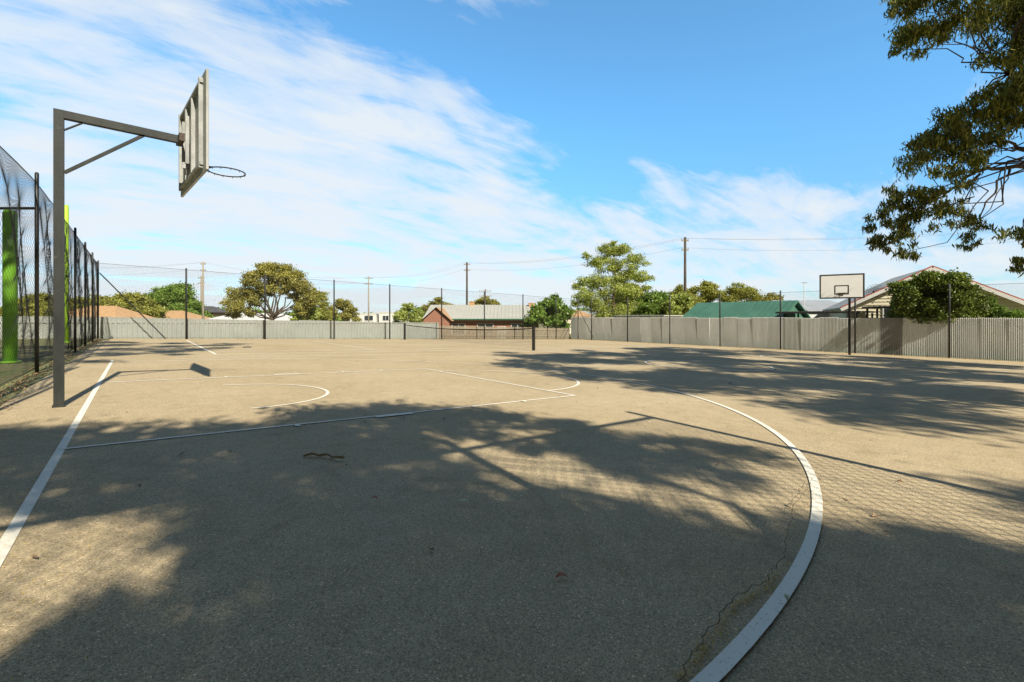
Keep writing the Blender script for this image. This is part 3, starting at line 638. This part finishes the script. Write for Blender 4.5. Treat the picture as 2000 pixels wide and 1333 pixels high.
house(0,0,-.95,6.9,4.6,1.85,1.2,'greenroof','greenroof','long shed with green corrugated metal roof',rot=-math.pi/2,over=.3,name='garden_shed',pos=Vector((35.7,17.0,0)),trim='white')
house(45,27.5,-1,5,5,3.0,.55,'white','greyroof','white house with pale grey metal roof',over=.3)
house(40,25.5,-1,2.6,3,2.5,.35,'white','greyroof','small outbuilding with pale grey roof',over=.2)
GA=math.radians(24); gc=Vector((37.3,6.6,0)); 
RH=house(0,0,-.95,9,8.2,2.7,2.2,'cream','palegreyroof','cream weatherboard house with gable front and red ridge tiles',rot=GA,over=.35,pos=gc+Vector((math.cos(GA),math.sin(GA),0))*4.5)
g=G(); k=2.2/4.1
for sy in (-1,1): g.beam((-4.9,0,4.9),(-4.9,sy*4.5,4.9-k*4.5),.06,.2)
g.make('bargeboard','white',RH)
g=G()
for i in range(18): 
    z=1.0+i*.2; half=4.08 if z<2.7 else max(.05,(4.9-z)/k-.05); g.box((-4.52,0,z),(.03,half*2,.02))
g.make('weatherboards','cream',RH)
g=G()
for sy in (-1,1):
    for i in range(22):
        t=(i+.5)/22; y=sy*4.5*t; g.box((-4.8,y,5.05-k*abs(y)),(.24,.24,.07),Matrix.Rotation(-sy*math.atan(k),3,'X'))
g.make('verge_tiles','red',RH)
w=G().box((-4.53,1.6,2.2),(.03,1.3,.9)).make('window','glass',RH); G().box((-4.55,1.6,2.68),(.05,1.45,.06)).box((-4.55,1.6,1.72),(.05,1.45,.06)).box((-4.55,.92,2.2),(.05,.06,.9)).box((-4.55,2.28,2.2),(.05,.06,.9)).make('frame','white',w)
house(0,0,-.95,8,6,3.6,1.7,'white','red','neighbouring house with bright red tiled roof',rot=0,hip=2.4,pos=Vector((47.5,-.2,0)))
def carport(x,y,L,W_,h,label,mat,rot=0):
    E=empty('carport',(x,y,gz(x,y)),label,'carport',None,rot)
    g=G().box((0,0,h),(W_,L,.08)); 
    n=int(L/.25)
    for i in range(n): g.box((0,-L/2+.25*i+.12,h+.05),(W_,.06,.02))
    g.make('roof',mat,E)
    G().box((-W_/2-.03,0,h-.02),(.05,L+.04,.12)).make('gutter',mat,E)
    for sx in (-1,1):
        for sy in (-1,1): G().box((sx*(W_/2-.15),sy*(L/2-.2),h/2-.05),(.09,.09,h-.02)).make('post','greypost',E)
carport(34.4,11.2,4.6,3.2,2.35,'open carport with dark low roof behind iron fence','darkroof')
carport(34.5,24.5,5.2,3.4,2.15,'low carport with pale metal roof behind iron fence','creamroof')
carport(34.3,7.2,3.4,2.2,2.62,'narrow verandah with dark roof beside cream house','darkroof')
E=empty('satellite_dish',(36.3,9.0,1.8),'grey mesh satellite dish on a roof mast','satellite dish')
G().tube([(0,0,-.9),(0,0,.75)],.03,8).make('mast','greypost',E)
g=G(); n=20
for r_i in range(5):
    r_=.08+.40*r_i/4; rr=[(-.05-.35*(r_/.7)**2*.8,r_*math.cos(2*math.pi*j/n),.85+r_*math.sin(2*math.pi*j/n)) for j in range(n)]
    g.tube(rr+[rr[0]],.008,4,False)
for j in range(n):
    a=2*math.pi*j/n; g.tube([(-.05-.35*(r_/.7)**2*.8,r_*math.cos(a),.85+r_*math.sin(a)) for r_ in (.08,.2,.32,.48)],.006,4,False)
g.make('dish','greypost',E,True)
G().tube([(-.05,0,.45),(-.55,0,.85)],.015,6).box((-.55,0,.87),(.1,.07,.07)).make('feed_arm','greypost',E)
E=empty('antenna_mast',(*P(42,26,0).xy,-.9),'thin white mast with aerial behind fence','antenna')
G().tube([(0,0,0),(0,0,5.1)],.035,8).make('mast','white',E)
g=G().beam((-.3,0,5.0),(.3,0,5.0),.02,.02); 
for i in range(5): g.beam((-.3+.15*i,-.2,5.03),(-.3+.15*i,.2,5.03),.012,.012)
g.make('aerial','greyroof',E)
# ---------------- utility poles and wires
tops={}; INS=[None]
def upole(key,d,s,zt,label,mat='barkdark',r=.14,arm=1.8,zb=-2.5):
    p=P(d,s); E=empty('utility_pole',(p.x,p.y,zb),label,'utility pole','utility poles along the street')
    h=zt-zb; G().tube([(0,0,-.3),(0,0,h)],[r*1.15,r*.75],10).make('pole',mat,E,True)
    a=arm/2
    for zz in (h-.35,h-1.3): G().beam((-a*RT.x,-a*RT.y,zz),(a*RT.x,a*RT.y,zz),.1,.12).make('crossarm','wood',E)
    for zz in (h-.24,h-1.19):
        for f_ in (-.9,-.35,.35,.9):
            if INS[0] is None: o=G().tube([(0,0,-.02),(0,0,.05),(0,0,.14)],[.04,.05,.03],6).make('insulator','greyroof',E); INS[0]=o
            else: o=INS[0].copy(); col.objects.link(o); o.parent=E
            o.location=(a*f_*RT.x,a*f_*RT.y,zz)
    tops[key]=[Vector((p.x+a*f_*RT.x,p.y+a*f_*RT.y,zb+zz+.14)) for zz,f_ in ((h-.24,-.9),(h-.24,.9),(h-1.19,-.9))]
upole('A',48,17.6,9.2,'tall dark street pole behind corrugated fence',arm=.7,r=.15)
upole('B',75,-7.16,9.8,'tall dark utility pole behind brick house',arm=1.0,r=.17)
upole('C',80,-24.3,8.0,'pale utility pole with crossarms near white houses','wood',arm=1.4,r=.12)
upole('D',70,-45.8,9.3,'pale utility pole with crossarms beside green tree','wood',arm=.8,r=.13)
upole('E',90,-5.1,6.4,'distant utility pole with wide crossarm','barkdark',arm=2.4,r=.13)
upole('F',84,-55.3,8.4,'distant pale utility pole behind tiled roofs','wood',arm=1.2)
upole('H',40,48,9.0,'utility pole beside cream house','barkdark',arm=.8)
upole('K',75,-85,10,'utility pole beyond the side fence','wood',arm=1.4)
def wire(a,b,sag,r_):
    g=G(); pts=[]
    for i in range(21):
        t=i/20; p=a.lerp(b,t); p.z-=sag*4*t*(1-t); pts.append(p)
    g.tube([p-a for p in pts],r_,4,False); o=g.make('power_line','greyroof' if r_<.01 else 'greypost',loc=a); tag(o,'thin overhead power line between poles','power line','overhead power lines')
for k1,k2,sg,r_ in (('A','B',.8,.009),('B','C',.8,.009),('C','D',.9,.009),('A','H',.5,.0095),('D','K',.9,.009)):
    for i in range(3): wire(tops[k1][i],tops[k2][i],sg+.1*i,r_)
# ---------------- light, sky
sd=Vector((.45,4.25,-3.4)).normalized()
L=bpy.data.lights.new('sun','SUN'); L.energy=6.8; L.angle=math.radians(.6); L.color=(1,.925,.77)
lo=bpy.data.objects.new('sun',L); col.objects.link(lo); lo.rotation_mode='QUATERNION'; lo.rotation_quaternion=sd.to_track_quat('-Z','Y'); lo.location=(0,-10,20)
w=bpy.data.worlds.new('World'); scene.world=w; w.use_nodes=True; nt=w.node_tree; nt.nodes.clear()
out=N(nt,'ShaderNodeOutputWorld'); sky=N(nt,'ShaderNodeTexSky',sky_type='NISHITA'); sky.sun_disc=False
sky.sun_elevation=math.asin(-sd.z); sky.sun_rotation=math.atan2(-sd.x,-sd.y)%(2*math.pi); sky.air_density=1; sky.dust_density=.4; sky.ozone_density=2.0
tc=N(nt,'ShaderNodeTexCoord'); sep=N(nt,'ShaderNodeSeparateXYZ'); nt.links.new(tc.outputs['Generated'],sep.inputs[0])
def dotd(v):
    d=N(nt,'ShaderNodeVectorMath',operation='DOT_PRODUCT'); nt.links.new(tc.outputs['Generated'],d.inputs[0]); d.inputs[1].default_value=v; return d.outputs['Value']
def dirv(p,q): v=FW+RT*p+Vector((0,0,q)); return tuple(v.normalized())
def smap(val,a,b_,c_,d_):
    m=N(nt,'ShaderNodeMapRange'); m.interpolation_type='SMOOTHSTEP'; nt.links.new(val,m.inputs[0]); m.inputs[1].default_value=a; m.inputs[2].default_value=b_; m.inputs[3].default_value=c_; m.inputs[4].default_value=d_; return m.outputs[0]
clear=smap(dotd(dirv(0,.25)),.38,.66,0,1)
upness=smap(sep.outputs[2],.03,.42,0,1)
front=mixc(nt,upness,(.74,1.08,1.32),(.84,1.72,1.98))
tintc=mixc(nt,clear,(.12,.13,.135),front)  # sky dimmed outside the forward view, added to cut fill light in shade
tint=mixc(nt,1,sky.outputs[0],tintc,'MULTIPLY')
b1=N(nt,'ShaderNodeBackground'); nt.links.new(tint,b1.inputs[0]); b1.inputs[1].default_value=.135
b2=N(nt,'ShaderNodeBackground'); b2.inputs[0].default_value=(.86,.92,.97,1); b2.inputs[1].default_value=.96
def MA(op,a,b_=None,clamp=False):
    n=N(nt,'ShaderNodeMath',operation=op); n.use_clamp=clamp
    for i,x in ((0,a),(1,b_)):
        if x is None: continue
        if isinstance(x,(int,float)): n.inputs[i].default_value=x
        else: nt.links.new(x,n.inputs[i])
    return n.outputs[0]
zc=MA('ADD',MA('MAXIMUM',sep.outputs[2],0.0),.22)
px=MA('DIVIDE',sep.outputs[0],zc); py=MA('DIVIDE',sep.outputs[1],zc)
cmb=N(nt,'ShaderNodeCombineXYZ'); nt.links.new(px,cmb.inputs[0]); nt.links.new(py,cmb.inputs[1])
def cn(rot,scl,loc,scale,detail,rough,dist):
    mp=N(nt,'ShaderNodeMapping'); mp.inputs['Rotation'].default_value=(0,0,math.radians(rot)); mp.inputs['Scale'].default_value=scl; mp.inputs['Location'].default_value=loc; nt.links.new(cmb.outputs[0],mp.inputs[0])
    n1=N(nt,'ShaderNodeTexNoise'); n1.inputs['Scale'].default_value=scale; n1.inputs['Detail'].default_value=detail; n1.inputs['Roughness'].default_value=rough; n1.inputs['Distortion'].default_value=dist; nt.links.new(mp.outputs[0],n1.inputs['Vector']); return n1.outputs['Fac']
f1=cn(25,(.7,1.3,1),(3.1,1.7,0),2.3,9,.56,.5)
f2=cn(35,(.6,2.0,1),(7.3,2.2,0),4.2,9,.63,.8)
def blob(p,q,ang,amt): return smap(dotd(dirv(p,q)),math.cos(ang),1,0,amt)
s=MA('ADD',MA('ADD',MA('MULTIPLY',MA('SUBTRACT',f1,.5),1.35),.5),MA('MULTIPLY',MA('SUBTRACT',f2,.5),.65))
for p,q,ang,amt in ((.5,.48,.50,-.26),(.85,.55,.35,-.2),(.25,.62,.35,-.18),(-.05,.62,.30,-.18),(.12,.29,.16,-.16),(-.32,.64,.18,-.12),(-.62,.62,.22,-.06),(-.2,.27,.12,-.08),
    (-.95,.35,.50,.07),(-.75,.15,.45,.08),(-.5,.50,.22,.05),(-.28,.46,.17,.13),(-.10,.40,.15,.14),(.05,.33,.12,.13),(-.5,.33,.25,.10),
    (-.25,.15,.28,.11),(.1,.15,.25,.18),(.42,.17,.26,.21),(.75,.22,.25,.22),(.2,.50,.09,.10),(.3,.44,.09,.12)):
    s=MA('ADD',s,blob(p,q,ang,amt))
hz=N(nt,'ShaderNodeMapRange'); nt.links.new(sep.outputs[2],hz.inputs[0]); hz.inputs[1].default_value=0; hz.inputs[2].default_value=.22; hz.inputs[3].default_value=.12; hz.inputs[4].default_value=0
s=MA('ADD',s,hz.outputs[0])
r=ramp(nt,s,[(.36,.05),(.48,.36),(.60,.72),(.80,1)]); 
fac=MA('MULTIPLY',r.outputs[0],smap(dotd(dirv(0,.25)),.44,.66,.0,.94))
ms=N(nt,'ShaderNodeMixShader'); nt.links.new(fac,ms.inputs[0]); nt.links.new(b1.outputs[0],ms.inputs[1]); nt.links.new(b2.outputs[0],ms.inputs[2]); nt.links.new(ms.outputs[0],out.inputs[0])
# ---------------- camera
cam=bpy.data.cameras.new('camera'); co=bpy.data.objects.new('camera',cam); col.objects.link(co); co.location=(0,0,EYE)
co.rotation_mode='QUATERNION'; co.rotation_quaternion=FW.to_track_quat('-Z','Y')
cam.sensor_width=36; cam.lens=922/2000*36; cam.shift_y=-46.5/2000; cam.clip_start=.05; cam.clip_end=4000
scene.camera=co
scene.view_settings.view_transform='Standard'; scene.view_settings.look='None'; scene.view_settings.exposure=0
